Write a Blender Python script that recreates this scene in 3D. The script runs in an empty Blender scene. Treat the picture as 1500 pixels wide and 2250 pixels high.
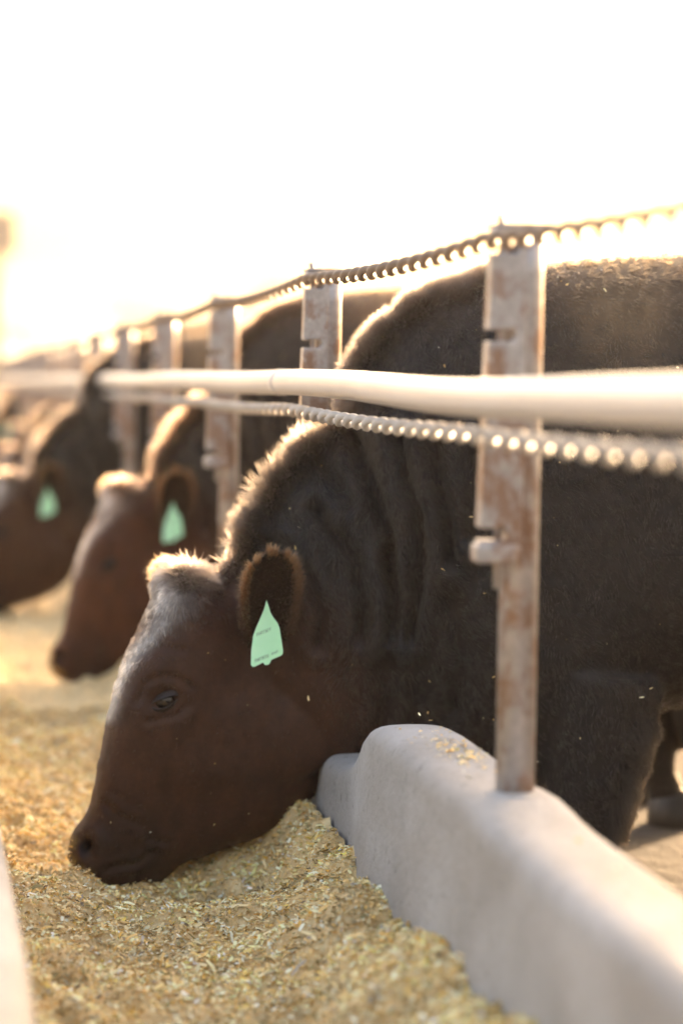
import bpy, bmesh, math, random
import numpy as np
from mathutils import Vector, Matrix
random.seed(7); RNG = np.random.default_rng(11)
S = bpy.context.scene
COL = S.collection

# ------------------------------------------------------------------ camera, sky, sun, exposure
FPX, CX, CY = 5312.0, 750.0, 1125.0            # 85 mm on a 24 mm wide frame, in units of a 1500 px wide picture
YAW, PITCH, CAMZ = math.radians(9.62), math.atan(340/5312), 1.08
cam_d = bpy.data.cameras.new('camera'); cam = bpy.data.objects.new('camera', cam_d); COL.objects.link(cam)
cam.location = (0, 0, CAMZ); cam.rotation_euler = (math.pi/2-PITCH, 0, -YAW)
cam_d.sensor_fit = 'HORIZONTAL'; cam_d.sensor_width = 24; cam_d.lens = 85
cam_d.clip_start = .05; cam_d.clip_end = 5000
cam_d.dof.use_dof = True; cam_d.dof.focus_distance = 4.12; cam_d.dof.aperture_fstop = 1.9
S.camera = cam

SUN_EL, SUN_AZ = math.radians(12), math.radians(39)      # azimuth measured from +Y towards +X
w = bpy.data.worlds.new('World'); S.world = w; w.use_nodes = True
nt = w.node_tree; nt.nodes.clear()
sky = nt.nodes.new('ShaderNodeTexSky'); sky.sky_type = 'NISHITA'; sky.sun_disc = False
sky.sun_elevation = SUN_EL; sky.sun_rotation = SUN_AZ
sky.air_density = 1.0; sky.dust_density = 10.0; sky.ozone_density = .3
bg = nt.nodes.new('ShaderNodeBackground'); bg.inputs[1].default_value = .12
out = nt.nodes.new('ShaderNodeOutputWorld')
nt.links.new(sky.outputs[0], bg.inputs[0]); nt.links.new(bg.outputs[0], out.inputs[0])
sd = bpy.data.lights.new('sun', 'SUN'); sd.energy = 2.0; sd.angle = math.radians(.6); sd.color = (1, .76, .50)
sun = bpy.data.objects.new('sun', sd); COL.objects.link(sun)
sdir = Vector((math.sin(SUN_AZ)*math.cos(SUN_EL), math.cos(SUN_AZ)*math.cos(SUN_EL), math.sin(SUN_EL)))
sun.rotation_euler = sdir.to_track_quat('Z', 'Y').to_euler(); sun.location = sdir*30
vs = S.view_settings; vs.view_transform = 'Standard'; vs.look = 'None'; vs.exposure = 3.2; vs.gamma = 1
vs.use_white_balance = True; vs.white_balance_temperature = 7250; vs.white_balance_tint = 17
S.cycles.use_denoising = True

# ------------------------------------------------------------------ helpers
Fv = np.array([math.sin(YAW)*math.cos(PITCH), math.cos(YAW)*math.cos(PITCH), -math.sin(PITCH)])
Rv = np.array([math.cos(YAW), -math.sin(YAW), 0.])
Uv = np.cross(Rv, Fv)
C0 = np.array([0, 0, CAMZ])
def ray(px, py): return Fv + (px-CX)/FPX*Rv - (py-CY)/FPX*Uv
def at_y(px, py, Y): r = ray(px, py); return C0 + r*(Y/r[1])
def at_x(px, py, X): r = ray(px, py); return C0 + r*(X/r[0])
def at_d(px, py, d): return C0 + ray(px, py)*d
def pix(P):
    q = np.asarray(P) - C0; d = q@Fv
    return CX+FPX*(q@Rv)/d, CY-FPX*(q@Uv)/d

def hash2(i, j, s=0):
    n = (i.astype(np.int64)*374761393 + j.astype(np.int64)*668265263 + s*1442695041) & 0x7fffffff
    n = ((n ^ (n >> 13))*1274126177) & 0x7fffffff
    return ((n ^ (n >> 16)) & 0xffff)/65535.
def vn(x, y, s=0):
    x = np.asarray(x, float); y = np.asarray(y, float)
    i = np.floor(x); j = np.floor(y); u = x-i; v = y-j
    u = u*u*(3-2*u); v = v*v*(3-2*v)
    return (hash2(i, j, s)*(1-u)+hash2(i+1, j, s)*u)*(1-v) + (hash2(i, j+1, s)*(1-u)+hash2(i+1, j+1, s)*u)*v
def fbm(x, y, o=4, s=0):
    r = 0; a = .5
    for k in range(o): r = r + a*(vn(x*2**k, y*2**k, s+k*17)-.5); a *= .5
    return r
def sst(x, a, b): t = np.clip((x-a)/(b-a), 0, 1); return t*t*(3-2*t)
def dip(Y): return -.009*max(0., Y-4.5) if np.isscalar(Y) else -.009*np.maximum(0, np.minimum(Y, 40)-4.5)

def tag(o, label=None, cat=None, group=None, kind=None):
    for k, v in (('label', label), ('category', cat), ('group', group), ('kind', kind)):
        if v: o[k] = v
    return o
def empty(name, loc, parent=None):
    o = bpy.data.objects.new(name, None); COL.objects.link(o); o.location = loc; o.empty_display_size = .1
    if parent: o.parent = parent
    return o
def mesh_obj(name, V, F, mat, parent=None, smooth=True, loc=None):
    me = bpy.data.meshes.new(name); me.from_pydata([tuple(map(float, v)) for v in V], [], [tuple(map(int, f)) for f in F]); me.validate()
    if smooth: me.polygons.foreach_set('use_smooth', [True]*len(me.polygons))
    o = bpy.data.objects.new(name, me); COL.objects.link(o)
    if mat: me.materials.append(mat)
    if parent: o.parent = parent
    if loc is not None: o.location = loc
    return o
def fast_mesh(name, V, F, mat, k, parent=None, smooth=False, cols=None):
    """V (n,3), F (m,k) numpy -> mesh object"""
    me = bpy.data.meshes.new(name); V = np.ascontiguousarray(V, dtype=np.float32); F = np.ascontiguousarray(F, dtype=np.int32)
    me.vertices.add(len(V)); me.vertices.foreach_set('co', V.ravel())
    me.loops.add(F.size); me.loops.foreach_set('vertex_index', F.ravel())
    me.polygons.add(len(F)); me.polygons.foreach_set('loop_start', np.arange(0, F.size, k, dtype=np.int32))
    me.update(calc_edges=True)
    if smooth: me.polygons.foreach_set('use_smooth', np.ones(len(F), dtype=bool))
    if cols is not None:
        a = me.attributes.new('Col', 'FLOAT_COLOR', 'POINT'); c = np.ones((len(V), 4), np.float32); c[:, :3] = cols
        a.data.foreach_set('color', c.ravel())
    me.materials.append(mat)
    o = bpy.data.objects.new(name, me); COL.objects.link(o)
    if parent: o.parent = parent
    return o
def tube(path, rad, n=10, cap=True):
    path = [Vector(p) for p in path]; V = []; F = []; up = None
    for i, p in enumerate(path):
        t = (path[min(i+1, len(path)-1)]-path[max(i-1, 0)]).normalized()
        if up is None: up = t.orthogonal().normalized()
        up = (up - t*up.dot(t)).normalized(); s = t.cross(up)
        r = rad[i] if hasattr(rad, '__len__') else rad
        for k in range(n):
            a = 2*math.pi*k/n; V.append(p+(up*math.cos(a)+s*math.sin(a))*r)
    for i in range(len(path)-1):
        for k in range(n):
            F.append((i*n+k, i*n+(k+1) % n, (i+1)*n+(k+1) % n, (i+1)*n+k))
    if cap: F.append(tuple(range(n))[::-1]); F.append(tuple((len(path)-1)*n+k for k in range(n)))
    return V, F
def join(*parts):
    V = []; F = []
    for v, f in parts:
        b = len(V); V += list(v); F += [tuple(i+b for i in q) for q in f]
    return V, F
def box(x0, x1, y0, y1, z0, z1):
    V = [(x, y, z) for z in (z0, z1) for y in (y0, y1) for x in (x0, x1)]
    return V, [(0, 2, 3, 1), (4, 5, 7, 6), (0, 1, 5, 4), (2, 6, 7, 3), (0, 4, 6, 2), (1, 3, 7, 5)]
def catmull(P, m):
    P = np.asarray(P, float); n = len(P); out = []
    for t in np.linspace(0, n-1, m):
        i = min(int(t), n-2); u = t-i
        p0, p1, p2, p3 = P[max(i-1, 0)], P[i], P[i+1], P[min(i+2, n-1)]
        out.append(.5*(2*p1+(p2-p0)*u+(2*p0-5*p1+4*p2-p3)*u*u+(3*p1-p0-3*p2+p3)*u**3))
    return np.array(out)
def bevel(o, w=.002, seg=2):
    m = o.modifiers.new('bevel', 'BEVEL'); m.width = w; m.segments = seg; m.limit_method = 'ANGLE'

# ------------------------------------------------------------------ materials
class N:
    def __init__(self, name):
        self.m = bpy.data.materials.new(name); self.m.use_nodes = True; self.t = self.m.node_tree
        self.b = self.t.nodes['Principled BSDF']
    def n(self, ty, **kw):
        x = self.t.nodes.new(ty)
        for k, v in kw.items(): setattr(x, k, v)
        return x
    def l(self, a, b): self.t.links.new(a, b)
    def set(self, **kw):
        for k, v in kw.items(): self.b.inputs[k.replace('_', ' ')].default_value = v
        return self
    def coord(self, sc=(1, 1, 1), obj=False):
        c = self.n('ShaderNodeTexCoord'); mp = self.n('ShaderNodeMapping'); mp.inputs['Scale'].default_value = sc
        self.l(c.outputs['Object'], mp.inputs[0]); return mp.outputs[0]
    def noise(self, scale, detail=5, rough=.6, sc=(1, 1, 1), dist=0):
        x = self.n('ShaderNodeTexNoise'); x.inputs['Scale'].default_value = scale; x.inputs['Detail'].default_value = detail
        x.inputs['Roughness'].default_value = rough; x.inputs['Distortion'].default_value = dist
        self.l(self.coord(sc), x.inputs['Vector']); return x.outputs['Fac']
    def ramp(self, fac, stops):
        r = self.n('ShaderNodeValToRGB'); e = r.color_ramp.elements
        while len(e) < len(stops): e.new(.5)
        for q, (p, c) in zip(e, stops): q.position = p; q.color = (*c, 1) if len(c) == 3 else c
        self.l(fac, r.inputs[0]); return r.outputs[0]
    def mix(self, fac, a, b, mode='MIX'):
        x = self.n('ShaderNodeMix', data_type='RGBA', blend_type=mode)
        for s, v in ((x.inputs[0], fac), (x.inputs[6], a), (x.inputs[7], b)):
            if hasattr(v, 'is_output'): self.l(v, s)
            elif isinstance(v, (int, float)): s.default_value = v
            else: s.default_value = (*v, 1)
        return x.outputs[2]
    def color(self, c): self.l(c, self.b.inputs['Base Color']); return self
    def bump(self, h, strength=.3, dist=.01):
        b = self.n('ShaderNodeBump'); b.inputs['Strength'].default_value = strength; b.inputs['Distance'].default_value = dist
        self.l(h, b.inputs['Height']); self.l(b.outputs[0], self.b.inputs['Normal']); return self
    def rough(self, fac, lo, hi):
        m = self.n('ShaderNodeMapRange'); m.inputs['To Min'].default_value = lo; m.inputs['To Max'].default_value = hi
        self.l(fac, m.inputs[0]); self.l(m.outputs[0], self.b.inputs['Roughness']); return self

def mat_concrete():
    k = N('concrete'); big = k.noise(3.2, 5, .6); st = k.noise(4, 5, .65, (1.5, .6, 1.3)); fine = k.noise(140, 3, .7)
    base = k.ramp(big, [(.3, (.36, .35, .34)), (.5, (.47, .46, .45)), (.72, (.55, .54, .53))])
    base = k.mix(k.ramp(st, [(.42, (0, 0, 0)), (.66, (.50, .50, .50))]), base, (.30, .26, .22))
    base = k.mix(.10, base, fine)
    pit = k.noise(55, 6, .75); base = k.mix(k.ramp(pit, [(.32, (.9, .9, .9)), (.42, (0, 0, 0))]), base, (.17, .15, .13))
    k.color(base); k.rough(fine, .55, .8); k.bump(pit, .9, .010); return k.m
def mat_post():
    k = N('weathered_steel'); a = k.noise(20, 6, .62, (1, 1, .7)); b = k.noise(70, 5, .75, (1, 1, .9)); st = k.noise(110, 4, .7, (1, 1, .6))
    base = k.ramp(b, [(.3, (.33, .30, .285)), (.7, (.52, .485, .47))])
    base = k.mix(k.ramp(a, [(.47, (0, 0, 0)), (.60, (.85, .85, .85))]), base, (.26, .135, .075))
    base = k.mix(k.ramp(st, [(.58, (0, 0, 0)), (.70, (.6, .6, .6))]), base, (.60, .57, .54))
    k.color(base); k.set(Metallic=.5); k.rough(b, .28, .55); k.bump(b, .25, .002); return k.m
def mat_pipe():
    k = N('galvanised_pipe'); a = k.noise(7, 5, .6, (1, .25, 1)); b = k.noise(60, 4, .7, (1, .2, 1))
    k.color(k.ramp(a, [(.3, (.62, .585, .55)), (.6, (.72, .69, .66)), (.8, (.55, .48, .42))])); k.set(Metallic=.35)
    k.rough(b, .28, .46); k.bump(b, .12, .002); return k.m
def mat_cable():
    k = N('galvanised_cable'); a = k.noise(25, 4, .6)
    k.color(k.ramp(a, [(.35, (.48, .45, .42)), (.65, (.62, .60, .58))])); k.set(Metallic=.0); k.rough(a, .5, .62); return k.m
def mat_feed():
    k = N('feed'); at = k.n('ShaderNodeAttribute', attribute_name='Col'); f = k.noise(260, 4, .7)
    k.color(k.mix(.5, at.outputs['Color'], k.ramp(f, [(.3, (.55, .5, .42)), (.7, (1, 1, 1))]), 'MULTIPLY')); k.set(Roughness=.8)
    k.bump(f, .5, .004); return k.m
def mat_flake():
    k = N('chaff'); at = k.n('ShaderNodeAttribute', attribute_name='Col'); k.color(at.outputs['Color']); k.set(Roughness=.6)
    return k.m
def mat_skin():
    k = N('cattle_hide'); at = k.n('ShaderNodeAttribute', attribute_name='Col'); f = k.noise(90, 5, .7, (1, 1, 1)); g = k.noise(420, 3, .7, (1, 1, .35))
    oi = k.n('ShaderNodeObjectInfo'); k.color(k.mix(.6, k.mix(1., at.outputs['Color'], oi.outputs['Color'], 'MULTIPLY'), k.ramp(f, [(.3, (.55, .55, .55)), (.7, (1.25, 1.2, 1.15))]), 'MULTIPLY'))
    k.set(Roughness=.62); k.b.inputs['Specular IOR Level'].default_value = .3; k.bump(g, .35, .003); return k.m
def mat_fur():
    k = N('cattle_fur'); t = k.t; t.nodes.remove(k.b); h = k.n('ShaderNodeBsdfHairPrincipled'); h.parametrization = 'COLOR'
    at = k.n('ShaderNodeAttribute', attribute_name='Col'); k.l(at.outputs['Color'], h.inputs['Color'])
    oi = k.n('ShaderNodeObjectInfo'); k.l(k.mix(1., at.outputs['Color'], oi.outputs['Color'], 'MULTIPLY'), h.inputs['Color']); h.inputs['IOR'].default_value = 1.42
    h.inputs['Roughness'].default_value = .42; h.inputs['Radial Roughness'].default_value = .45
    k.l(h.outputs[0], t.nodes['Material Output'].inputs[0]); return k.m
def mat_plain(name, c, rough=.5, metal=0., bumpn=None, spec=.5):
    k = N(name); f = k.noise(bumpn or 40, 4, .6)
    k.color(k.mix(.35, c, k.ramp(f, [(.3, tuple(x*.65 for x in c)), (.7, tuple(min(1, x*1.2) for x in c))]))); k.set(Roughness=rough, Metallic=metal)
    k.b.inputs['Specular IOR Level'].default_value = spec
    if bumpn: k.bump(f, .3, .004)
    return k.m
def mat_ground():
    k = N('pen_soil'); a = k.noise(1.3, 6, .65); b = k.noise(14, 6, .7)
    k.color(k.mix(.5, k.ramp(a, [(.3, (.04, .032, .025)), (.6, (.08, .065, .05)), (.8, (.13, .11, .085))]), k.ramp(b, [(.3, (.03, .025, .02)), (.55, (.085, .07, .055)), (.75, (.16, .14, .115))])))
    k.set(Roughness=.9); k.bump(b, .8, .05)
    return k.m
def mat_leaf():
    k = N('leaf'); k.color(k.ramp(k.noise(3, 3, .6), [(.3, (.05, .055, .02)), (.7, (.10, .09, .035))])); k.set(Roughness=.6); return k.m
M = dict(concrete=mat_concrete(), post=mat_post(), pipe=mat_pipe(), cable=mat_cable(), backlit_cable=mat_plain('backlit_cable', (.22, .155, .11), .5, 0, 60), feed=mat_feed(), flake=mat_flake(), skin=mat_skin(), fur=mat_fur(),
         ground=mat_ground(), leaf=mat_leaf(), eye=mat_plain('eye', (.016, .009, .006), .10), lid=mat_plain('eyelid', (.020, .0095, .006), .55, 0, 200),
         hoof=mat_plain('hoof', (.03, .025, .02), .5, 0, 60), bark=mat_plain('bark', (.08, .06, .045), .9, 0, 12),
         lamp=mat_plain('lamp_housing', (.06, .07, .09), .5), pole=mat_plain('pole_steel', (.30, .25, .20), .6),
         ink=mat_plain('tag_print', (.10, .16, .11), .6), road=mat_plain('road_gravel', (.30, .27, .23), .9, 0, 25))
k = N('tag_plastic'); k.color(k.ramp(k.noise(30, 3, .5), [(.3, (.44, .84, .50)), (.7, (.52, .90, .58))])); k.set(Roughness=.4)
k.b.inputs['Subsurface Weight'].default_value = .15; k.b.inputs['Subsurface Radius'].default_value = (.004, .004, .004); M['tag'] = k.m

# ------------------------------------------------------------------ ground and road
D0 = 3.19
FX = .765                                             # fence line
def p_y(i): return 3.126 + 1.582*i                    # post i along the fence
ys = np.concatenate([np.linspace(-6, 42, 97), [80, 200, 600, 2500]]); xs = np.concatenate([[-2500, -400, -60], np.linspace(-8, 14, 45), [60, 400, 2500]])
GX, GY = np.meshgrid(xs, ys); nx = len(xs)
GZ = dip(GY) + .03*fbm(GX*.8, GY*.8, 4, 3)*(np.abs(GX) < 14)*(GX > 1.1) - .02
V = np.stack([GX, GY, GZ], -1).reshape(-1, 3)
I = np.arange(len(ys)-1)[:, None]*nx+np.arange(nx-1)[None, :]
Fq = np.stack([I, I+1, I+1+nx, I+nx], -1).reshape(-1, 4)
g = fast_mesh('ground', V, Fq, M['ground'], 4, smooth=True); tag(g, kind='structure')
rv = []; rf = []
for i, Y in enumerate(np.linspace(-6, 60, 45)):
    for X in (-4.2, -2, -.12): rv.append((X, Y, dip(Y)+.02))
for i in range(44):
    for j in range(2): rf.append((i*3+j, i*3+j+1, i*3+j+4, i*3+j+3))
tag(mesh_obj('road', rv, rf, M['road']), kind='structure')
# concrete apron slab behind the bunk
av = []; af = []
ya = np.linspace(1, 40, 40)
for Y in ya:
    for X, z in ((.80, .02), (2.0, .012)): av.append((X, Y, dip(Y)+z))
for i in range(39): af.append((2*i, 2*i+1, 2*i+3, 2*i+2))
tag(mesh_obj('apron', av, af, M['ground']), kind='structure')

# ------------------------------------------------------------------ concrete feed bunk
bunk = empty('feed_bunk', (0, 0, 0)); tag(bunk, 'long pale concrete feed bunk filled with chopped feed below the fence', 'feed bunk')
def wall_profile(xc, zt, wid, side):
    """closed outline (x,z) of a bunk wall with a rounded top; side=-1: inner face towards -x"""
    h = wid/2; r = .045; P = []
    for a in np.linspace(180, 0, 15):
        c, s = math.cos(math.radians(a)), math.sin(math.radians(a))
        P.append((xc+np.sign(c)*abs(c)**.6*h, zt-r+s**.7*r))
    P = P + [(xc+h+.004, zt-.25), (xc+h+.01, -.35)]
    return [(xc-h-.022, -.35), (xc-h-.012, zt-.25)] + P
def wall_sweep(name, ylist, fn):
    V = []; F = []; n = None
    for Y in ylist:
        P = fn(Y); n = len(P); V += [(x, Y, z) for x, z in P]
    for i in range(len(ylist)-1):
        for k in range(n-1): F.append((i*n+k, i*n+k+1, (i+1)*n+k+1, (i+1)*n+k))
    F.append(tuple(range(n))); F.append(tuple(range((len(ylist)-1)*n, len(ylist)*n))[::-1])
    return mesh_obj(name, V, F, M['concrete'], bunk)
ZT = [(-2, .489), (3.70, .489), (3.81, .485), (3.90, .473), (3.98, .450), (4.06, .416), (4.15, .378), (4.27, .348), (4.5, .335), (4.9, .335), (60, .335)]
def near_fn(Y):
    zt = float(np.interp(Y, [p[0] for p in ZT], [p[1] for p in ZT])) + dip(Y) + .010*math.exp(-((Y-p_y(0))/.10)**2) + .0015*math.sin(Y*4)
    e = float(sst(Y, 3.80, 4.15))
    return wall_profile(FX+.002*math.sin(Y*2.1)+.016*e, zt, .142-.012*e, -1)
near_w = wall_sweep('bunk_wall', list(np.arange(-1.2, 3.5, .06))+list(np.arange(3.5, 4.6, .02))+list(np.arange(4.6, 40, .12)), near_fn)
def lip_fn(Y): return wall_profile(.022+.004*math.sin(Y*3), .425+dip(Y), .15, -1)
lip = wall_sweep('bunk_lip', list(np.arange(-1.2, 40, .15)), lip_fn)
fl = []; ff = []
for Y in np.linspace(-1.2, 40, 40):
    for X in (.09, .70): fl.append((X, Y, .03+dip(Y)))
for i in range(39): ff.append((2*i, 2*i+1, 2*i+3, 2*i+2))
mesh_obj('bunk_floor', fl, ff, M['concrete'], bunk)

# ------------------------------------------------------------------ feed
def feed_z(X, Y):
    z = .124 + .118*sst(X, .47, .67)*(1-.9*sst(Y, 3.8, 4.15)*sst(-Y, -5.2, -4.7)*(1-sst(X, .58, .68))) + .03*sst(-X, -.30, -.10)
    z = z + .045*sst(-Y, -3.9, -3.0)*(1-.6*sst(X, .4, .68))
    z = z - .042*np.exp(-(((X-.42)/.17)**2+((Y-4.33)/.24)**2))
    z = z + dip(Y) + 0.095*fbm(X*6, Y*6, 3, 5) + .060*fbm(X*22, Y*22, 3, 9)
    return z
ysf = np.concatenate([np.arange(1.6, 2.6, .03), np.arange(2.6, 5.2, .0085), np.arange(5.2, 9, .03), np.arange(9, 40, .15)])
xsf = np.arange(.085, .712, .0085)
GX, GY = np.meshgrid(xsf, ysf); GZ = feed_z(GX, GY) + .016*fbm(GX*90, GY*90, 2, 31)
nx = len(xsf); I = np.arange(len(ysf)-1)[:, None]*nx+np.arange(nx-1)[None, :]
PAL = np.array([(.62, .46, .20), (.70, .55, .29), (.54, .37, .13), (.74, .62, .38), (.40, .30, .12), (.26, .23, .09), (.66, .40, .09), (.80, .72, .52), (.16, .12, .06), (.30, .27, .22)])
PAL = np.minimum(PAL*np.array([1.42, 1.36, 1.38]), .92)
PW = np.array([.22, .20, .16, .13, .08, .07, .05, .06, .03, .02]); PW = PW/PW.sum()
cf = PAL[RNG.choice(7, size=GX.size, p=PW[:7]/PW[:7].sum())]*(.85+.25*RNG.random((GX.size, 1)))
cf = .35*cf+.65*np.array([.80, .60, .33])
feed = fast_mesh('cattle_feed', np.stack([GX, GY, GZ], -1).reshape(-1, 3), np.stack([I, I+1, I+1+nx, I+nx], -1).reshape(-1, 4), M['feed'], 4, smooth=True, cols=cf)
tag(feed, 'golden bed of chopped straw-coloured cattle feed lying in the bunk', 'feed', kind='stuff')

def flakes(name, P, size, cols, parent=None, tilt=.55):
    """many small bent chips"""
    n = len(P); az = RNG.random(n)*2*np.pi; nrm = np.stack([RNG.normal(0, tilt, n), RNG.normal(0, tilt, n), np.ones(n)], -1)
    nrm /= np.linalg.norm(nrm, axis=1)[:, None]
    a = np.stack([np.cos(az), np.sin(az), np.zeros(n)], -1); a -= nrm*(a*nrm).sum(1)[:, None]; a /= np.linalg.norm(a, axis=1)[:, None]
    b = np.cross(nrm, a); L = size*(.5+1.1*RNG.random(n)**2); W = np.minimum(L*(.18+.45*RNG.random(n)), .0028)
    L = L[:, None]; W = W[:, None]; bend = (RNG.random(n)[:, None]-.3)*.5*L
    v = np.stack([P-a*L-b*W, P-a*L+b*W*.7, P+b*W*1.1+nrm*bend, P+a*L+b*W*.6, P+a*L-b*W*.5, P-b*W+nrm*bend], 1).reshape(-1, 3)
    i = np.arange(n)[:, None]*6
    f = np.concatenate([i+np.array([[0, 1, 2, 5]]), i+np.array([[5, 2, 3, 4]])], 0)
    return fast_mesh(name, v, f, M['flake'], 4, parent, cols=np.repeat(cols, 6, 0))
def rnd_cols(n, gain=1.): return PAL[RNG.choice(10, size=n, p=PW)]*(.75+.45*RNG.random((n, 1)))*gain
nf = 150000
Yf = 2.45 + (RNG.random(nf)**1.25)*4.2; Xf = .09 + .605*RNG.random(nf)
Pf = np.stack([Xf, Yf, feed_z(Xf, Yf)+.003+.006*RNG.random(nf)], -1)
cl_ = np.clip(1.0+1.5*fbm(Xf*16, Yf*16, 3, 91), .45, 1.3)[:, None]
SZ = np.where(RNG.random(nf) < .35, .0024, .0044); SZ = np.where(RNG.random(nf) < .035, .0105, SZ)
fk = flakes('chopped_straw', Pf, SZ, np.minimum(rnd_cols(nf)*cl_, .92)); tag(fk, 'loose pale flakes and stems of chopped feed scattered over the feed bed', 'feed', kind='stuff')
# crumbs spilled on the bunk top
nc = 260
Yc_ = np.concatenate([3.52+.13*RNG.normal(0, .8, nc-60), 1.8+1.9*RNG.random(60)]); Xc_ = np.concatenate([FX+.005+.022*RNG.normal(0, 1, nc-60), FX+.04*RNG.normal(0, 1, 60)])
ok = np.abs(Xc_-FX) < .05
Pc = np.stack([Xc_, Yc_, .489+.003-.045*(1-(1-np.clip(np.abs(Xc_-FX)/.071, 0, .99)**(2/.6))**.35)], -1)[ok]
tag(flakes('spilled_feed', Pc, .0040, rnd_cols(len(Pc), 1.1), tilt=.3), 'thin trail of feed crumbs spilled along the rounded bunk top', 'feed', kind='stuff')

# ------------------------------------------------------------------ fence: posts, cables, rail
def plate_outline():
    """bar welded to the pipe, with three notches open towards -x; (x, z) above the bunk top"""
    L = lambda z: -.050-.012*(.76-z)/.43
    P = [(.026, .76), (.026, .742)]
    P = [(-.004, .76), (-.004, .325), (L(.325)+.004, .325), (L(.33), .33)]
    def notch(z, d, r):
        q = [(L(z-r), z-r), (L(z)+d-r, z-r)]
        for a in (-60, -25, 0, 25, 60): q.append((L(z)+d-r+r*1.35*math.cos(math.radians(a)), z+r*1.35*math.sin(math.radians(a))))
        return q+[(L(z)+d-r, z+r), (L(z+r), z+r)]
    for z in (.358, .619, .737): P += notch(z, .034, .0078 if z < .7 else .0105)
    P += [(L(.757), .757), (L(.76)+.003, .76)]
    return P
def prism_y(P, y0, y1):
    n = len(P); V = [(x, y0, z) for x, z in P]+[(x, y1, z) for x, z in P]
    F = [tuple(range(n)), tuple(range(n, 2*n))[::-1]]+[(i, i+n, (i+1) % n+n, (i+1) % n) for i in range(n)]
    return V, F
def make_post():
    r = empty('fence_post', (0, 0, 0))
    pv, pf = tube([(0, 0, -.25), (0, 0, .70), (0, 0, .757)], .0262, 20)
    mesh_obj('pipe', pv, pf, M['post'], r)
    bar = mesh_obj('slotted_bar', *prism_y(plate_outline(), -.034, -.002), M['post'], r, smooth=False); bevel(bar, .0022)
    cap = mesh_obj('cap_plate', *box(-.046, .029, -.036, .026, .7605, .766), M['post'], r, smooth=False); bevel(cap, .0015)
    lipb = mesh_obj('bottom_lip', *box(-.067, -.012, -.041, .0, .3195, .345), M['post'], r, smooth=False); bevel(lipb, .005, 3)
    pin = mesh_obj('latch_pin', *tube([(-.034, -.018, .285), (-.034, -.018, .5), (-.034, -.018, .762), (-.036, -.019, .772), (-.040, -.019, .776)], .0052, 10), M['post'], r)
    return r
def copy_tree(o, parent=None):
    c = o.copy(); COL.objects.link(c); c.parent = parent
    for ch in list(o.children): copy_tree(ch, c)
    return c
proto = make_post(); NP = 15
ORD = ['first', 'second', 'third', 'fourth', 'fifth', 'sixth', 'seventh', 'eighth', 'ninth', 'tenth', 'eleventh', 'twelfth', 'thirteenth', 'fourteenth', 'fifteenth']
kids = {}
posts = []
for i in range(NP):
    o = proto if i == 0 else copy_tree(proto)
    Y = p_y(i); o.location = (FX, Y, .489+dip(Y))
    o.rotation_euler = (random.uniform(-.006, .006), [.014, .010, .004][i] if i < 3 else random.uniform(-.012, .012), 0)
    lab = 'rust-stained steel post with notched bar, rising from the bunk beside the tagged cow\'s shoulder' if i == 0 else \
          'notched steel fence post standing right behind the dusty-faced cow\'s neck crest' if i == 1 else \
          'notched steel fence post, %s along the fence counting from the cow\'s shoulder post' % ORD[i]
    tag(o, lab, 'fence post', 'steel posts of the bunk fence'); posts.append(o)
# concrete collar at the foot of each near post belongs to the bunk
for i in range(1):
    V, F = tube([(0, 0, -.03), (0, 0, .004), (0, 0, .010), (0, 0, .012)], [.058, .046, .036, .026], 18)
    mesh_obj('post_collar', V, F, M['concrete'], bunk, loc=(FX, p_y(i), .489+dip(p_y(i))-(0 if i == 0 else .022)))

def helix(path_fn, y0, y1, amp, rad, pitch, seg=9):
    V = []; n = int((y1-y0)/pitch*seg); P = []
    for i in range(n+1):
        Y = y0+(y1-y0)*i/n; a = 2*math.pi*(Y-y0)/pitch; x, z = path_fn(Y)
        P.append((x+amp*math.cos(a), Y, z+amp*math.sin(a)))
    return tube(P, rad, 7)
YEND = p_y(NP-1)+.4
def sagf(Y, s):
    t = ((Y-p_y(0))/1.582) % 1.; return -s*4*t*(1-t)
def top_path(Y): return FX-.037, 1.234+dip(Y)+sagf(Y, .012)
def low_path(Y):
    return FX-.0765, .980+dip(Y)+sagf(Y, .006)+(.012*max(0, p_y(0)-Y))
ca = mesh_obj('fence_cable', *helix(top_path, 1.2, YEND, .0070, .0066, .088, 16), M['backlit_cable'])  # top cable coloured dark brown to paint in its backlit silhouette
tag(ca, 'twisted steel cable strung through the top notches of the fence posts', 'cable', 'twisted cables of the bunk fence')
cb = mesh_obj('fence_cable', *helix(low_path, 1.2, YEND, .0072, .0064, .088, 16), M['cable'])
tag(cb, 'twisted steel cable running just below the pale pipe rail', 'cable', 'twisted cables of the bunk fence')
RY = list(np.arange(1.0, YEND, .2))
def rail_pt(Y):
    return (FX-.0875+.004*math.sin(Y*1.3), Y, 1.034+dip(Y)+.009*max(0, p_y(0)-.15-Y)**1.2-.006*math.exp(-((Y-3.2)/.5)**2)+.002*math.sin(Y*2.1))
rail = empty('pipe_rail', (FX-.0875, p_y(0), 1.034)); tag(rail, 'thick pale galvanised pipe rail fixed along the fence posts', 'rail')
rp = mesh_obj('pipe', *tube([rail_pt(Y) for Y in RY], .0245, 20), M['pipe'], rail); rp.matrix_parent_inverse = Matrix.Translation(-rail.location)
jy = p_y(1)-.02; js = mesh_obj('joint_sleeve', *tube([rail_pt(y) for y in (jy-.03, jy, jy+.03)], .0258, 20), M['pipe'], rail); js.matrix_parent_inverse = Matrix.Translation(-rail.location)

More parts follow.
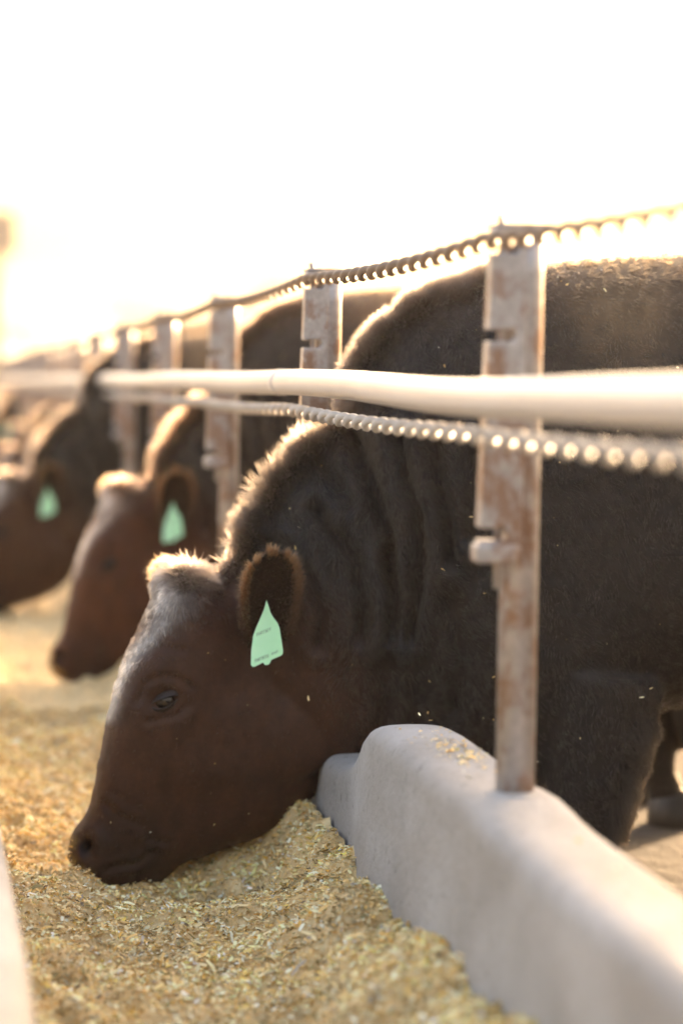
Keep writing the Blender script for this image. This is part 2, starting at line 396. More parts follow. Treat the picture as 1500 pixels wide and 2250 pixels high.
# ------------------------------------------------------------------ cattle
YC = 4.489
ROOT = np.array([1.35, YC, 0.])
def P(px, py, off=0.): return at_y(px, py, YC)+np.array([0, off, 0])
def Pn(px, py, off=0.): return at_y(px, py, YC+off)        # point seen at a pixel, off metres beside the cow's midplane
def loft(secs, m, outline_fn, n=44, twist=0.):
    """secs: rows of (Tx,Ty,Bx,By,w,off,shape) ; outline_fn(shape)-> list of (a,b) half outline from T (a=1) to B (a=-1)"""
    R = catmull(secs, m); V = []; F = []
    for row in R:
        T = P(row[0], row[1], row[5]); B = P(row[2], row[3], row[5]); c = (T+B)/2; d = (T-B)/2; w_ = row[4]
        half = outline_fn(row[6]); ring = [(a, b) for a, b in half]+[(a, -b) for a, b in half[-2:0:-1]]
        h = np.linalg.norm(d); dh = d/h
        for a, b in ring:
            u = a*h; v = -b*w_                                  # v<0: towards the camera
            ct, st = math.cos(twist), math.sin(twist)
            u2 = u*ct + v*st*.0 ; v2 = v*ct - u*st
            V.append(c+dh*u2+np.array([0, v2, 0]))
    k_ = len(ring)
    for i in range(m-1):
        for j in range(k_): F.append((i*k_+j, i*k_+(j+1) % k_, (i+1)*k_+(j+1) % k_, (i+1)*k_+j))
    F.append(tuple(range(k_))[::-1]); F.append(tuple((m-1)*k_+j for j in range(k_)))
    return V, F
def resample(H, n=22):
    H = catmull(H, 160); s = np.concatenate([[0], np.cumsum(np.linalg.norm(np.diff(H, axis=0), axis=1))])
    t = np.linspace(0, s[-1], n); return [(np.interp(q, s, H[:, 0]), max(0., np.interp(q, s, H[:, 1]))) for q in t]
NECK = np.array([(1, 0), (.93, .28), (.75, .60), (.45, .88), (0, 1.0), (-.45, .92), (-.8, .62), (-.96, .28), (-1, 0)])
TRUNK = np.array([(1, 0), (.97, .35), (.82, .70), (.45, .95), (0, 1.0), (-.45, .97), (-.8, .72), (-.96, .36), (-1, 0)])
HEADT = np.array([(1, 0), (.985, .50), (.88, .86), (.58, 1.0), (.2, .90), (-.2, .80), (-.6, .62), (-.9, .34), (-1, 0)])
MUZZ = np.array([(1, 0), (.96, .45), (.80, .80), (.45, .98), (0, 1.0), (-.4, .95), (-.75, .78), (-.95, .42), (-1, 0)])
trunk_fn = lambda s: resample(NECK*(1-s)+TRUNK*s)
head_fn = lambda s: resample(HEADT*(1-s)+MUZZ*s)
trunk = [(470, 1272, 570, 1500, .075, 0, 0), (528, 1208, 738, 1668, .095, 0, 0), (598, 1062, 800, 1664, .115, 0, 0), (674, 985, 862, 1658, .125, 0, 0),
         (762, 912, 945, 1665, .145, 0, 0), (782, 792, 1050, 1730, .19, 0, .2), (910, 668, 1160, 1800, .24, 0, .5), (1060, 606, 1250, 1740, .28, 0, .8),
         (1210, 576, 1350, 1600, .31, 0, 1), (1500, 556, 1500, 1545, .345, 0, 1), (1800, 562, 1800, 1560, .37, 0, 1), (2100, 570, 2100, 1520, .36, 0, 1),
         (2350, 590, 2340, 1400, .31, 0, 1), (2480, 660, 2450, 1250, .22, 0, 1), (2530, 780, 2510, 1050, .09, 0, 1)]
head = [(412, 1262, 600, 1335, .055, 0, 0), (352, 1285, 672, 1435, .098, 0, 0), (306, 1375, 728, 1560, .110, 0, 0), (262, 1470, 742, 1655, .112, 0, 0),
        (236, 1555, 712, 1735, .104, 0, .1), (222, 1625, 668, 1788, .090, 0, .3), (206, 1710, 592, 1836, .078, 0, .6), (187, 1780, 500, 1870, .072, 0, .9),
        (158, 1826, 420, 1893, .070, -.002, 1), (147, 1868, 372, 1915, .068, -.002, 1), (160, 1908, 350, 1945, .058, -.002, 1), (196, 1932, 312, 1962, .034, -.002, 1)]
def ball(c, r, n=16):
    bm = bmesh.new(); bmesh.ops.create_uvsphere(bm, u_segments=n, v_segments=n//2+2, radius=1)
    V = [np.array(c)+np.array(v.co)*np.array(r) for v in bm.verts]; F = [tuple(v.index for v in f.verts) for f in bm.faces]; bm.free(); return V, F
def leg(path, rad, off): return tube([P(x, y, off) if y < 2050 else np.array([P(x, 1500, off)[0], YC+off, y-9000]) for x, y in path], rad, 14)
def lz(x, z): return (x, 9000+z)
parts = [loft(trunk, 70, trunk_fn), loft(head, 60, head_fn, twist=.13),
         ball(P(392, 1292, -.004), (.055, .062, .045)), ball(P(610, 1580, -.030), (.12, .050, .12)),
         ball(P(345, 1480, -.070), (.050, .034, .045)), ball(P(345, 1480, .070), (.050, .034, .045)),
         ball(P(300, 1905, -.004), (.075, .055, .035)),
         ball(P(1235, 1300, -.13), (.19, .15, .28)), ball(P(1235, 1300, .13), (.19, .15, .28)),
         ball(P(2300, 1150, -.15), (.22, .16, .32)), ball(P(2300, 1150, .15), (.22, .16, .32))]
for off in (-.17, .17):
    parts.append(leg([(1265, 1450), (1255, 1600), (1230, 1780), (1205, 1930), lz(1225, .30), lz(1225, .16), lz(1222, .09), lz(1210, .05)], [.125, .110, .085, .064, .052, .040, .045, .055], off))
    parts.append(leg([(2330, 1200), (2330, 1450), (2370, 1650), lz(2450, .48), lz(2440, .30), lz(2425, .14), lz(2410, .08), lz(2395, .05)], [.18, .16, .11, .062, .048, .040, .045, .055], off))
parts.append(tube([P(2500, 700), P(2560, 900), P(2560, 1200), P(2550, 1500)], [.04, .03, .025, .04], 10))
V, F = join(*parts)
tmp = mesh_obj('tmp_body', np.array(V)-ROOT, F, None)
rm = tmp.modifiers.new('r', 'REMESH'); rm.mode = 'VOXEL'; rm.voxel_size = .0068
sm = tmp.modifiers.new('s', 'SMOOTH'); sm.factor = .5; sm.iterations = 9
dg = bpy.context.evaluated_depsgraph_get()
body_me = bpy.data.meshes.new_from_object(tmp.evaluated_get(dg)); bpy.data.objects.remove(tmp)
body_me.name = 'body'
nv = len(body_me.vertices); co = np.empty(nv*3, np.float32); body_me.vertices.foreach_get('co', co); co = co.reshape(-1, 3).astype(float)
def vnormals():
    a = np.empty(nv*3, np.float32); body_me.vertices.foreach_get('normal', a); return a.reshape(-1, 3).astype(float)
def flatpix(c):
    W = c+ROOT; W = W.copy(); W[:, 1] = YC-np.abs(W[:, 1]-YC); return pix(W)
def seg_dist(px, py, poly):
    d = np.full(len(px), 1e9)
    for (x0, y0), (x1, y1) in zip(poly[:-1], poly[1:]):
        dx, dy = x1-x0, y1-y0; t = np.clip(((px-x0)*dx+(py-y0)*dy)/(dx*dx+dy*dy), 0, 1)
        d = np.minimum(d, np.hypot(px-x0-t*dx, py-y0-t*dy))
    return d
nrm = vnormals(); px, py = flatpix(co); side = np.clip(np.abs(nrm[:, 1])*1.6, 0, 1)
disp = np.zeros(nv)
FOLDS = [([(770, 934), (791, 1003), (823, 1083), (855, 1174), (861, 1243), (871, 1318), (860, 1400)], .021, 15), ([(871, 960), (893, 1057), (919, 1126), (925, 1217), (919, 1297), (900, 1400)], .019, 14),
         ([(946, 950), (962, 1062), (983, 1137), (990, 1230)], .016, 14), ([(690, 1120), (738, 1174), (781, 1238), (797, 1323), (790, 1400)], .017, 14), ([(583, 1179), (631, 1205), (674, 1260), (705, 1350), (700, 1420)], .013, 13),
         ([(700, 1010), (735, 1060), (765, 1110)], .010, 12), ([(840, 1450), (850, 1540), (830, 1620)], .009, 20), ([(990, 1330), (1010, 1450), (1000, 1560)], .010, 22),
         ([(1020, 960), (1035, 1080), (1030, 1180)], .011, 14),
         ([(300, 1545), (318, 1502), (350, 1484), (392, 1488), (425, 1512)], .0045, 6), ([(322, 1585), (352, 1580), (390, 1572), (412, 1550)], .0035, 6),
         ([(228, 1768), (262, 1792), (300, 1808), (335, 1836)], .0026, 6), ([(250, 1742), (285, 1768), (320, 1780)], .0020, 6), ([(322, 1840), (345, 1850), (372, 1851)], .0045, 5), ([(205, 1926), (250, 1905), (300, 1898), (340, 1870)], .004, 6),
         ([(300, 1440), (345, 1418), (400, 1430)], .003, 7)]
for poly, A, s in FOLDS:
    d = seg_dist(px, py, poly); disp += side*.95*(-A*np.exp(-(d/s)**2)+.55*A*np.exp(-((d-2.3*s)/(1.3*s))**2))
def bumpat(x, y, A, sx, sy=None): return A*np.exp(-((px-x)/sx)**2-((py-y)/(sy or sx))**2)*side
disp += bumpat(362, 1541, -.012, 32, 22) + bumpat(345, 1462, .006, 45, 26) + bumpat(330, 1590, -.004, 12, 12)
disp += bumpat(188, 1858, -.034, 13, 19) + bumpat(212, 1842, .005, 12, 22) + bumpat(165, 1840, .004, 14, 18) + bumpat(430, 1700, .006, 90, 40)
disp += bumpat(520, 1500, -.006, 50, 60)
disp += .006*fbm(px/22., py/30., 3, 41)*(1+0*px) + .004*fbm(px/9., py/14., 2, 43)
co = co+nrm*disp[:, None]
body_me.vertices.foreach_set('co', co.astype(np.float32).ravel()); body_me.update()
body_me.polygons.foreach_set('use_smooth', [True]*len(body_me.polygons))
nrm = vnormals(); px, py = flatpix(co)

def coat(px, py, nr):
    """hide colour: reddish face, near-black neck and shoulder, dusty poll, sky sheen painted on the forehead, browner flank with painted lens flare"""
    n = len(px); c = np.tile(np.array([.0128, .0104, .0090]), (n, 1))
    hx = 640+ (py-1300)*.60
    f = sst(-(px-hx), -170, 150)*sst(py, 1180, 1330); f = f[:, None]
    c = c*(1-f)+np.array([.047, .0180, .0092])*f
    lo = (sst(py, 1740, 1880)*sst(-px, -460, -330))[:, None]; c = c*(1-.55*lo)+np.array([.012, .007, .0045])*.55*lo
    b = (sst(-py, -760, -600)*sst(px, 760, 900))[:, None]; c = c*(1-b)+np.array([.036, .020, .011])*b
    b2 = (np.exp(-((px-1370)/130)**2-((py-690)/110)**2))[:, None]; c = c*(1-.6*b2)+np.array([.20, .125, .062])*.6*b2  # orange lens flare painted into the coat below the back line
    d = np.exp(-((px-365)/45)**2-((py-1310)/48)**2) + .9*np.exp(-(seg_dist(px, py, [(355, 1370), (300, 1430), (262, 1490), (238, 1570)])/16)**2)*(.55+.9*vn(px/14., py/30., 5))  # dust on the poll, plus sky sheen painted down the forehead
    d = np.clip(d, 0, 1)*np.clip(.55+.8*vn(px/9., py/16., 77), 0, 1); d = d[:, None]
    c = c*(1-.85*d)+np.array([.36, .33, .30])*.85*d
    m = (np.exp(-(seg_dist(px, py, [(158, 1845), (147, 1875), (165, 1905), (195, 1922)])/9)**2)*(vn(px/5., py/5., 9) > .42))[:, None]
    c = c*(1-.7*m)+np.array([.28, .20, .06])*.7*m
    ns_ = np.exp(-((px-188)/13)**2-((py-1860)/18)**2)[:, None]; c = c*(1-.8*ns_)
    c = c*(.80+.45*vn(px/28., py/45., 21))[:, None]
    return c
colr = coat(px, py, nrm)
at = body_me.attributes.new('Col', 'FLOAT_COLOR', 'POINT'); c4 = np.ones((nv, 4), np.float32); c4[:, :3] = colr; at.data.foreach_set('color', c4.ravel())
body_me.materials.clear(); body_me.materials.append(M['skin'])

def make_fur(name, roots, dirs, nr, lens, cols, parent, lift, rad=.00052, curl=.25, npt=4):
    n = len(roots); pts = np.empty((n, npt, 3)); d = dirs; ph = RNG.normal(0, 1, (n, 3))*curl
    p = roots - nr*.002; pts[:, 0] = p; v = d*(1-lift[:, None])+nr*lift[:, None]; v /= np.linalg.norm(v, axis=1)[:, None]
    for k_ in range(1, npt):
        q = k_/(npt-1); vv = v + ph*q*.6 - nr*(.35*q*(1-lift))[:, None]; vv /= np.linalg.norm(vv, axis=1)[:, None]
        p = p+vv*(lens/(npt-1))[:, None]; pts[:, k_] = p
    cu = bpy.data.hair_curves.new(name); cu.add_curves([npt]*n)
    cu.attributes['position'].data.foreach_set('vector', pts.astype(np.float32).ravel())
    r = cu.attributes.get('radius') or cu.attributes.new('radius', 'FLOAT', 'POINT')
    tp = np.array([1, .95, .7, .15]) if npt == 4 else np.linspace(1, .15, npt)
    rr = np.repeat((rad*(.7+.6*RNG.random(n)))[:, None], npt, 1)*tp
    r.data.foreach_set('value', rr.astype(np.float32).ravel())
    a = cu.attributes.new('Col', 'FLOAT_COLOR', 'CURVE'); c = np.ones((n, 4), np.float32); c[:, :3] = cols; a.data.foreach_set('color', c.ravel())
    cu.materials.append(M['fur']); o = bpy.data.objects.new(name, cu); COL.objects.link(o); o.parent = parent
    return o

cow = empty('cow', tuple(ROOT))
tag(cow, 'dark brown cow with dusty poll and painted forehead sheen, head lowered into the feed beside the rust-stained post', 'cow', 'cattle feeding at the bunk')
body = bpy.data.objects.new('body', body_me); COL.objects.link(body); body.parent = cow

# fur roots on the hide
body_me.calc_loop_triangles(); nt_ = len(body_me.loop_triangles); tri = np.empty(nt_*3, np.int32); body_me.loop_triangles.foreach_get('vertices', tri); tri = tri.reshape(-1, 3)
e1 = co[tri[:, 1]]-co[tri[:, 0]]; e2 = co[tri[:, 2]]-co[tri[:, 0]]; area = .5*np.linalg.norm(np.cross(e1, e2), axis=1)
tc = co[tri].mean(1); tn = nrm[tri].mean(1); tx, ty = flatpix(tc)
dens = area*np.where(tn[:, 1] > .35, .22, 1.)*np.where(tx > 1620, .18, 1.)*np.where((tx < 700) & (ty > 1300), 1.5, 1.)
crest_poly = [(400, 1262), (470, 1265), (528, 1203), (598, 1060), (674, 982), (762, 910), (782, 792), (910, 668), (1060, 604), (1210, 575), (1500, 555)]
cd = seg_dist(tx, ty, crest_poly)
dens *= 1+2.2*np.exp(-(cd/30)**2)*(tx < 1100)
dens *= 1-np.clip(np.exp(-(((tx-188)/22)**2+((ty-1862)/30)**2))*1.3, 0, 1)
dens *= 1-np.clip(np.exp(-(((tx-362)/26)**2+((ty-1541)/16)**2))*1.3, 0, 1)
NH = 300000
ti = RNG.choice(len(tri), size=NH, p=dens/dens.sum()); u = RNG.random(NH); v = RNG.random(NH); fl_ = u+v > 1; u[fl_] = 1-u[fl_]; v[fl_] = 1-v[fl_]
hr = co[tri[ti, 0]]+u[:, None]*e1[ti]+v[:, None]*e2[ti]; hn = tn[ti]/np.linalg.norm(tn[ti], axis=1)[:, None]
hx, hy = flatpix(hr); cdh = seg_dist(hx, hy, crest_poly)
headm = sst(-(hx-(600+(hy-1300)*.5)), -90, 60)*sst(hy, 1200, 1300)
fd = np.array([.42, 0, -.90])*np.ones((NH, 1)); nk = sst(hx, 950, 1250)[:, None]; fd = fd*(1-nk)+np.array([.50, 0, -.86])*nk
fd = fd*(1-headm[:, None])+np.array([-.22, 0, -.97])*headm[:, None]
cr = np.exp(-(cdh/22)**2)*(hx < 1120)*(hy < 1290)
fd = fd*(1-.7*cr[:, None])+np.array([.35, 0, .25])*.7*cr[:, None]
fd[:, 1] += np.where(hn[:, 1] < 0, -.15, .15)*(1-cr)
ang = (vn(hx/24., hy/34., 51)-.5)*1.5*(1-.55*sst(hx, 1050, 1250))*(1-.5*headm)+(vn(hx/45., hy/60., 53)-.5)*1.4*(1-.5*headm)
ca_, sa_ = np.cos(ang), np.sin(ang); fd = np.stack([fd[:, 0]*ca_-fd[:, 2]*sa_, fd[:, 1], fd[:, 0]*sa_+fd[:, 2]*ca_], -1)
fd = fd+RNG.normal(0, .16, (NH, 3)); fd -= hn*(fd*hn).sum(1)[:, None]; fd /= np.linalg.norm(fd, axis=1)[:, None]
ln = .017*np.ones(NH)+.007*(1-sst(hx, 950, 1150)); ln = ln*(1-headm)+.0115*headm
pl = np.exp(-((hx-400)/70)**2-((hy-1310)/55)**2); ln += .014*pl
fore = np.exp(-(seg_dist(hx, hy, [(355, 1370), (300, 1430), (262, 1490)])/30)**2); ln += .006*fore
ln += (.024-.012*sst(hx, 690, 790))*cr*(.25+1.2*vn(hx/14., hy/14., 61))
br = np.exp(-(seg_dist(hx, hy, [(1420, 1600), (1390, 1690), (1350, 1840), (1330, 1880)])/30)**2); ln += .014*br
ln *= .65+.6*RNG.random(NH)
lift = .16+.14*vn(hx/12., hy/16., 63)+.42*cr+.18*pl+.1*fore+.15*br; lift = lift*(1-.35*headm); lift = np.clip(lift, .08, .8)
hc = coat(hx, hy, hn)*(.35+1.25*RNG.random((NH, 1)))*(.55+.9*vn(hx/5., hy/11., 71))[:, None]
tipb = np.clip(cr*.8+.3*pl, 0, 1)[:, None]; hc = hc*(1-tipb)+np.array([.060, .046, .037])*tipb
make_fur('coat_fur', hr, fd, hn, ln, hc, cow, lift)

def surf_off(x, y, near=True):
    """lateral offset of the hide at picture-plane point"""
    d = np.hypot(px-x, py-y); m = (d < 14) & ((nrm[:, 1] < 0) if near else (nrm[:, 1] > 0))
    return float(co[m, 1].min() if near else co[m, 1].max())
# eyes and lids
for near in (True, False):
    sgn = -1 if near else 1; off = surf_off(362, 1541, near)
    pe = Pn(362, 1541, -abs(off)); c = np.array([pe[0], YC+off-sgn*.0095, pe[2]])-ROOT
    Vv, Ff = ball((0, 0, 0), (.0205, .0205, .0205), 24); e = mesh_obj('eye', Vv, Ff, M['eye'], cow, loc=c)
    for nm, a0, a1, r in (('upper_eyelid', 20, 125, .0232), ('lower_eyelid', -95, -24, .0226)):
        LV = []; LF = []; na, nb = 12, 18
        for i in range(na+1):
            for j in range(nb+1):
                b = math.radians(-88+176*j/nb); edge = a0 if a0 > 0 else a1
                aa0 = a0*math.cos(b)**.8 if a0 > 0 else a0; aa1 = a1*math.cos(b)**.8 if a0 < 0 else a1
                a = math.radians(aa0+(aa1-aa0)*i/na)
                rr = r+(.0022 if (i == 0 and a0 > 0) or (i == na and a0 < 0) else 0)
                x_, y_, z_ = rr*1.12*math.sin(b), sgn*rr*math.cos(b)*math.cos(a), rr*math.cos(b)*math.sin(a)
                t_ = math.radians(-16); LV.append((x_*math.cos(t_)+z_*math.sin(t_)*-1, y_, x_*math.sin(t_)*-1+z_*math.cos(t_)))
        for i in range(na):
            for j in range(nb): LF.append((i*(nb+1)+j, i*(nb+1)+j+1, (i+1)*(nb+1)+j+1, (i+1)*(nb+1)+j))
        l_ = mesh_obj(nm, LV, LF, M['lid'], cow, loc=c); s_ = l_.modifiers.new('s', 'SOLIDIFY'); s_.thickness = .0025; s_.offset = 1

# ears: cupped leaves with a furry rim
def make_ear(base, tip, cross, back, W=.060, ns=18, nt2=17):
    base, tip, cross, back = map(np.array, (base, tip, cross, back)); ax = tip-base; L = np.linalg.norm(ax); ax = ax/L
    cross = cross-ax*(cross@ax); cross /= np.linalg.norm(cross); back = np.cross(ax, cross)*np.sign(np.cross(ax, cross)@back)
    V = []; F = []; rim = []
    for i in range(ns):
        s = i/(ns-1); ww = W*(.72+.28*min(1, s/.5))*(1-max(0, (s-.45)/.55)**3.2)**.45
        ww = max(ww, .004); cup = .056*(1-.35*s)
        for j in range(nt2):
            t = -1+2*j/(nt2-1); a = t*1.25
            q = base+ax*L*s+cross*ww*math.sin(a)/math.sin(1.25)+back*cup*(math.cos(a)-.32)*(ww/W)+back*.012*s*s
            V.append(q)
            if j in (0, nt2-1) and s > .1: rim.append((q, cross*np.sign(t if t else 1)*(1 if i < ns-2 else .2)+ax*(.35+.9*s)))
    for i in range(ns-1):
        for j in range(nt2-1): F.append((i*nt2+j, i*nt2+j+1, (i+1)*nt2+j+1, (i+1)*nt2+j))
    o = mesh_obj('ear', np.array(V)-ROOT, F, M['skin'], cow)
    a = o.data.attributes.new('Col', 'FLOAT_COLOR', 'POINT'); a.data.foreach_set('color', np.tile(np.array([.016, .008, .005, 1], np.float32), len(V)))
    s_ = o.modifiers.new('s', 'SOLIDIFY'); s_.thickness = .007; s_.offset = 0
    # fur: rim fringe, outside and inside hair
    V = np.array(V); n1 = 4200; ks = RNG.integers(0, len(rim), n1); rp_ = np.array([rim[k_][0] for k_ in ks])+RNG.normal(0, .0035, (n1, 3)); rd = np.array([rim[k_][1] for k_ in ks])
    rd = rd+RNG.normal(0, .38, (n1, 3))-back*.25; rd /= np.linalg.norm(rd, axis=1)[:, None]
    n2 = 9000; fi = RNG.integers(0, len(F), n2); q = np.array([V[list(F[k_])] for k_ in fi]); uu = RNG.random((n2, 2))
    pp = (q[:, 0]*(1-uu[:, :1])+q[:, 1]*uu[:, :1])*(1-uu[:, 1:])+(q[:, 3]*(1-uu[:, :1])+q[:, 2]*uu[:, :1])*uu[:, 1:]
    ins = RNG.random(n2) < .6; fn_ = np.where(ins[:, None], -back, back)*np.ones((n2, 3))
    dd = ax*np.where(ins, .35, .9)[:, None]+RNG.normal(0, .35, (n2, 3)); dd -= fn_*(dd*fn_).sum(1)[:, None]; dd /= np.linalg.norm(dd, axis=1)[:, None]
    R_ = np.concatenate([rp_, pp])-ROOT; Dd = np.concatenate([rd, dd]); Nn = np.concatenate([rd, fn_])
    Ls = np.concatenate([.008+.016*RNG.random(n1)**1.5, np.where(ins, .012, .008)*(.6+.8*RNG.random(n2))])
    hh = np.clip(((rp_-base)@ax)/L, 0, 1)[:, None]; cc = np.concatenate([(np.array([.035, .017, .010])*(1-hh**2)+np.array([.20, .092, .040])*hh**2)*(.35+1.0*RNG.random((n1, 1))), np.where(ins[:, None], np.array([.014, .007, .004]), np.array([.06, .028, .014]))*(.5+1.1*RNG.random((n2, 1)))])
    make_fur('ear_fur', R_, Dd, Nn, Ls, cc, o, np.concatenate([np.full(n1, .3), np.full(n2, .45)]), rad=.00040, curl=.3)
    return o
eo = surf_off(610, 1395)
make_ear(Pn(588, 1415, eo-.020), Pn(604, 1222, eo-.095), (1, .40, 0), (.4, 1, 0), W=.052)
eo2 = surf_off(560, 1390, False)
make_ear(P(480, 1335, eo2-.03), P(352, 1283, eo2+.09), (-.35, .3, 1), (.9, .3, .5), W=.036)

# ear tag
TAG = [(585, 1318), (590, 1332), (594, 1346), (601, 1358), (609, 1368), (614, 1380), (621.7, 1430), (621, 1437), (617, 1441), (596, 1450), (592, 1459), (588, 1461), (582, 1461.6), (577.7, 1456),
       (560, 1465), (555, 1465.5), (551, 1461), (552, 1429), (556, 1397), (563, 1378), (571, 1360), (579, 1341), (583, 1328)]
def tag_off(y): return eo-.052-.012*(y-1318)/150
def tp(x, y, o=0.): return Pn(x, y, tag_off(y)+o)-ROOT
n_ = len(TAG); TV = [tp(x, y) for x, y in TAG]+[tp(x, y, .0018) for x, y in TAG]
TF = [tuple(range(n_)), tuple(range(n_, 2*n_))[::-1]]+[(i, i+n_, (i+1) % n_+n_, (i+1) % n_) for i in range(n_)]
tg = mesh_obj('ear_tag', TV, TF, M['tag'], cow, smooth=False); tag(tg, 'mint green plastic ear tag with two faint lines of print')
# two faint lines of illegible small print
IV = []; IF = []
def stroke(x0, y0, x1, y1, w_=.9):
    dx, dy = x1-x0, y1-y0; l = math.hypot(dx, dy) or 1; nx_, ny_ = -dy/l*w_/2, dx/l*w_/2; b = len(IV)
    for x, y in ((x0+nx_, y0+ny_), (x1+nx_, y1+ny_), (x1-nx_, y1-ny_), (x0-nx_, y0-ny_)): IV.append(tp(x, y, -.0006))
    IF.append((b, b+1, b+2, b+3))
for (x0, y0, x1, y1, nch, hgt) in ((565, 1399, 596, 1386, 7, 7.5), (561, 1456, 590, 1445, 8, 7), (598, 1440, 611, 1434, 3, 5)):
    for q in range(nch):
        t = q/(nch-.4); x = x0+(x1-x0)*t; y = y0+(y1-y0)*t; cw = (x1-x0)/nch*.55
        stroke(x, y, x-1, y-hgt, .8)
        if q % 3 != 1: stroke(x-1, y-hgt, x+cw, y-hgt-1, .7)
        if q % 2 == 0: stroke(x-.4, y-hgt*.5, x+cw*.9, y-hgt*.5-.8, .7)
        if q % 3 == 1: stroke(x+cw, y-1.2, x+cw-1, y-hgt-1.2, .8)
tag(mesh_obj('tag_lettering', IV, IF, M['ink'], tg, smooth=False), kind='stuff')
# hooves
for lx, off in ((1212, -.17), (1212, .17), (2397, -.17), (2397, .17)):
    c = P(lx, 1500, off); hv, hf = tube([(c[0]-.012, c[1], -.004), (c[0]-.006, c[1], .04), (c[0]+.004, c[1], .085)], [.070, .064, .052], 14)
    mesh_obj('hoof', np.array([np.array(v) for v in hv])-ROOT, hf, M['hoof'], cow)

nm_ = 115; near_v = np.where((nrm[:, 1] < -.25) & (px < 1500))[0]
mz = np.where((nrm[:, 1] < .2) & (px < 178) & (py > 1845) & (py < 1935))[0]
iv = np.concatenate([RNG.choice(near_v, 70), RNG.choice(mz, 45)])
tag(flakes('stuck_crumbs', co[iv]+nrm[iv]*np.where(np.arange(nm_) < 70, .012, .004)[:, None], .0030, rnd_cols(nm_), cow, tilt=2.), kind='stuff')
HERD = [(2.85, .12, .0, .02, 1.02, 'dark brown cow with a green ear tag, feeding between the third and fourth posts'),
        (5.30, -.19, -.05, .10, .97, 'brown cow in the feeding row, third along the bunk counting from the dusty-polled cow'),
        (8.1, .14, -.05, -.10, 1.04, 'brown cow in the feeding row, fourth along the bunk counting from the dusty-polled cow'),
        (10.6, -.05, -.11, .12, .93, 'brown cow in the feeding row, fifth along the bunk counting from the dusty-polled cow'),
        (13.4, .15, -.11, 0, 1.0, 'brown cow in the feeding row, sixth along the bunk counting from the dusty-polled cow'),
        (16.6, .05, -.14, .03, 1.03, 'brown cow in the feeding row, seventh along the bunk counting from the dusty-polled cow'),
        (20.5, .1, -.18, 0, 1.0, 'brown cow in the feeding row, eighth along the bunk counting from the dusty-polled cow')]
for dy, dx, dz, rz, sc, lab in HERD:
    c = copy_tree(cow); c.location = (ROOT[0]+dx, YC+dy, dz); c.rotation_euler = (0, 0, rz); c.scale = (sc, sc, sc); tag(c, lab)
    tint = [(1.35, 1.15, 1.0, 1), (1.6, 1.3, 1.1, 1), (1.2, 1.1, 1.0, 1)][int(dy*10) % 3]  # flare and haze warmth put into the far cows' coat colour
    for ch in c.children_recursive: ch.color = tint
c = copy_tree(cow); c.location = (2.56, 5.42, .0); c.rotation_euler = (0, 0, math.radians(177)); c.scale = (.95, .95, .95)
tag(c, 'dark cow turned away from the fence, hind legs seen under the dusty-faced cow\'s belly', 'cow', 'cattle feeding at the bunk')

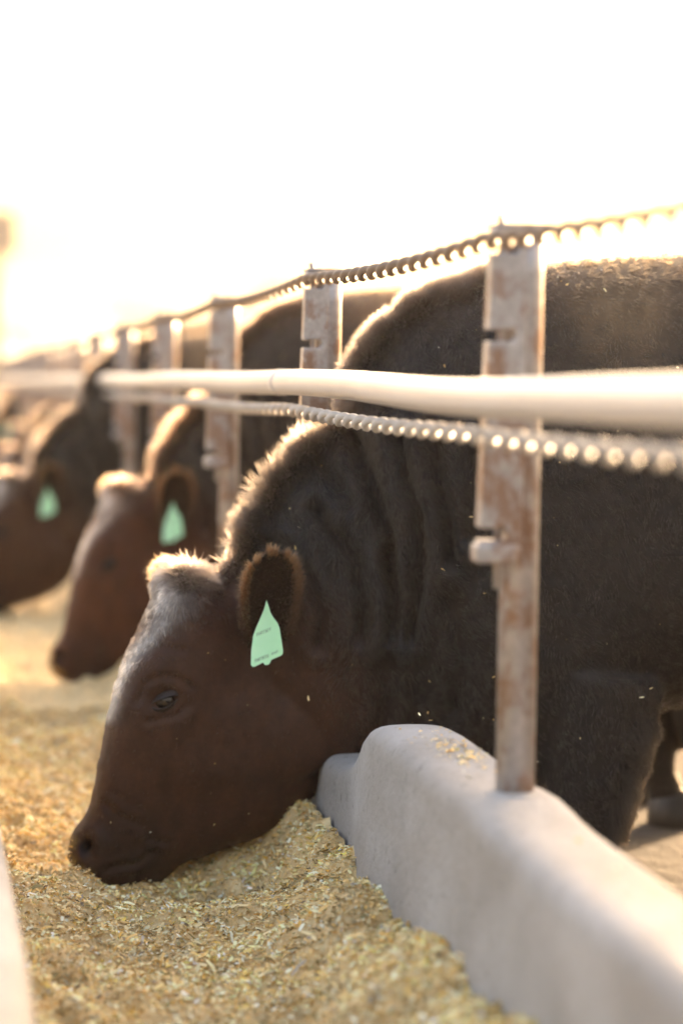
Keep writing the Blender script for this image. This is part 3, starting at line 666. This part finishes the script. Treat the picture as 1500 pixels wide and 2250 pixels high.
# ------------------------------------------------------------------ far background: floodlight pole, trees
D = 110.
pb = at_d(-8, 785, D); lamp = empty('floodlight_pole', (pb[0], pb[1], -.35)); tag(lamp, 'tall yard floodlight pole with dark lamp head far beyond the fence', 'light pole')
top = at_d(-14, 512, D)[2]+.35
mesh_obj('pole', *tube([(0, 0, 0), (0, 0, top-.5), (0, 0, top+.1)], [.32, .28, .26], 12), M['pole'], lamp)
o = mesh_obj('lamp_head', *box(-1.0, .95, -.35, .35, top-.95, top+.95), M['lamp'], lamp, smooth=False); bevel(o, .06, 3)
mesh_obj('lamp_bracket', *box(-.3, .3, -.15, .15, top-1.25, top-.955), M['lamp'], lamp, smooth=False)
def tree(pxx, dist, h, wdt, label, seed):
    rg = np.random.default_rng(seed); b = at_d(pxx, 785, dist); r = empty('tree', (b[0], b[1], -.4)); tag(r, label, 'tree', 'trees on the horizon')
    tr = [tube([(0, 0, 0), (.1, 0, h*.35), (0, .1, h*.7)], [h*.03, h*.022, h*.01], 8)]
    for q in range(6):
        a = rg.random()*6.28; z0 = h*(.25+.35*rg.random()); tr.append(tube([(0, 0, z0), (math.cos(a)*wdt*.3, math.sin(a)*wdt*.3, z0+h*.2)], [h*.012, h*.005], 6))
    mesh_obj('trunk', *join(*tr), M['bark'], r)
    nl = 5200; cl = rg.normal(0, 1, (26, 3))*np.array([wdt*.26, wdt*.26, h*.16])+np.array([0, 0, h*.62])
    pc = cl[rg.integers(0, 26, nl)]+rg.normal(0, 1, (nl, 3))*wdt*.085
    a1 = rg.normal(0, 1, (nl, 3)); a1 /= np.linalg.norm(a1, axis=1)[:, None]; a2 = np.cross(a1, rg.normal(0, 1, (nl, 3))); a2 /= np.linalg.norm(a2, axis=1)[:, None]
    sz = h*.022; v_ = np.stack([pc-a1*sz, pc+a2*sz*.6, pc+a1*sz, pc-a2*sz*.6], 1).reshape(-1, 3); f_ = np.arange(nl*4).reshape(-1, 4)
    fast_mesh('crown', v_, f_, M['leaf'], 4, r)
tree(620, 330, 14, 15, 'broad hazy tree on the horizon above the second and third posts', 1)
tree(330, 360, 10, 13, 'low hazy tree on the horizon above the far posts', 2)
tree(60, 380, 8, 14, 'low wide hazy tree on the horizon near the floodlight pole', 3)

# ------------------------------------------------------------------ dusty air
hz = mesh_obj('haze', *box(-2600, 2600, -40, 2600, -1.6, 17.5), None, smooth=False); tag(hz, 'warm dusty evening air hanging over the yard', 'haze', kind='stuff')
hm = bpy.data.materials.new('haze'); hm.use_nodes = True; hm.node_tree.nodes.clear()
ho = hm.node_tree.nodes.new('ShaderNodeOutputMaterial'); hp = hm.node_tree.nodes.new('ShaderNodeVolumePrincipled')
hp.inputs['Color'].default_value = (1, .93, .84, 1); hp.inputs['Density'].default_value = .0008; hp.inputs['Anisotropy'].default_value = .45
hm.node_tree.links.new(hp.outputs[0], ho.inputs['Volume']); hz.data.materials.append(hm)
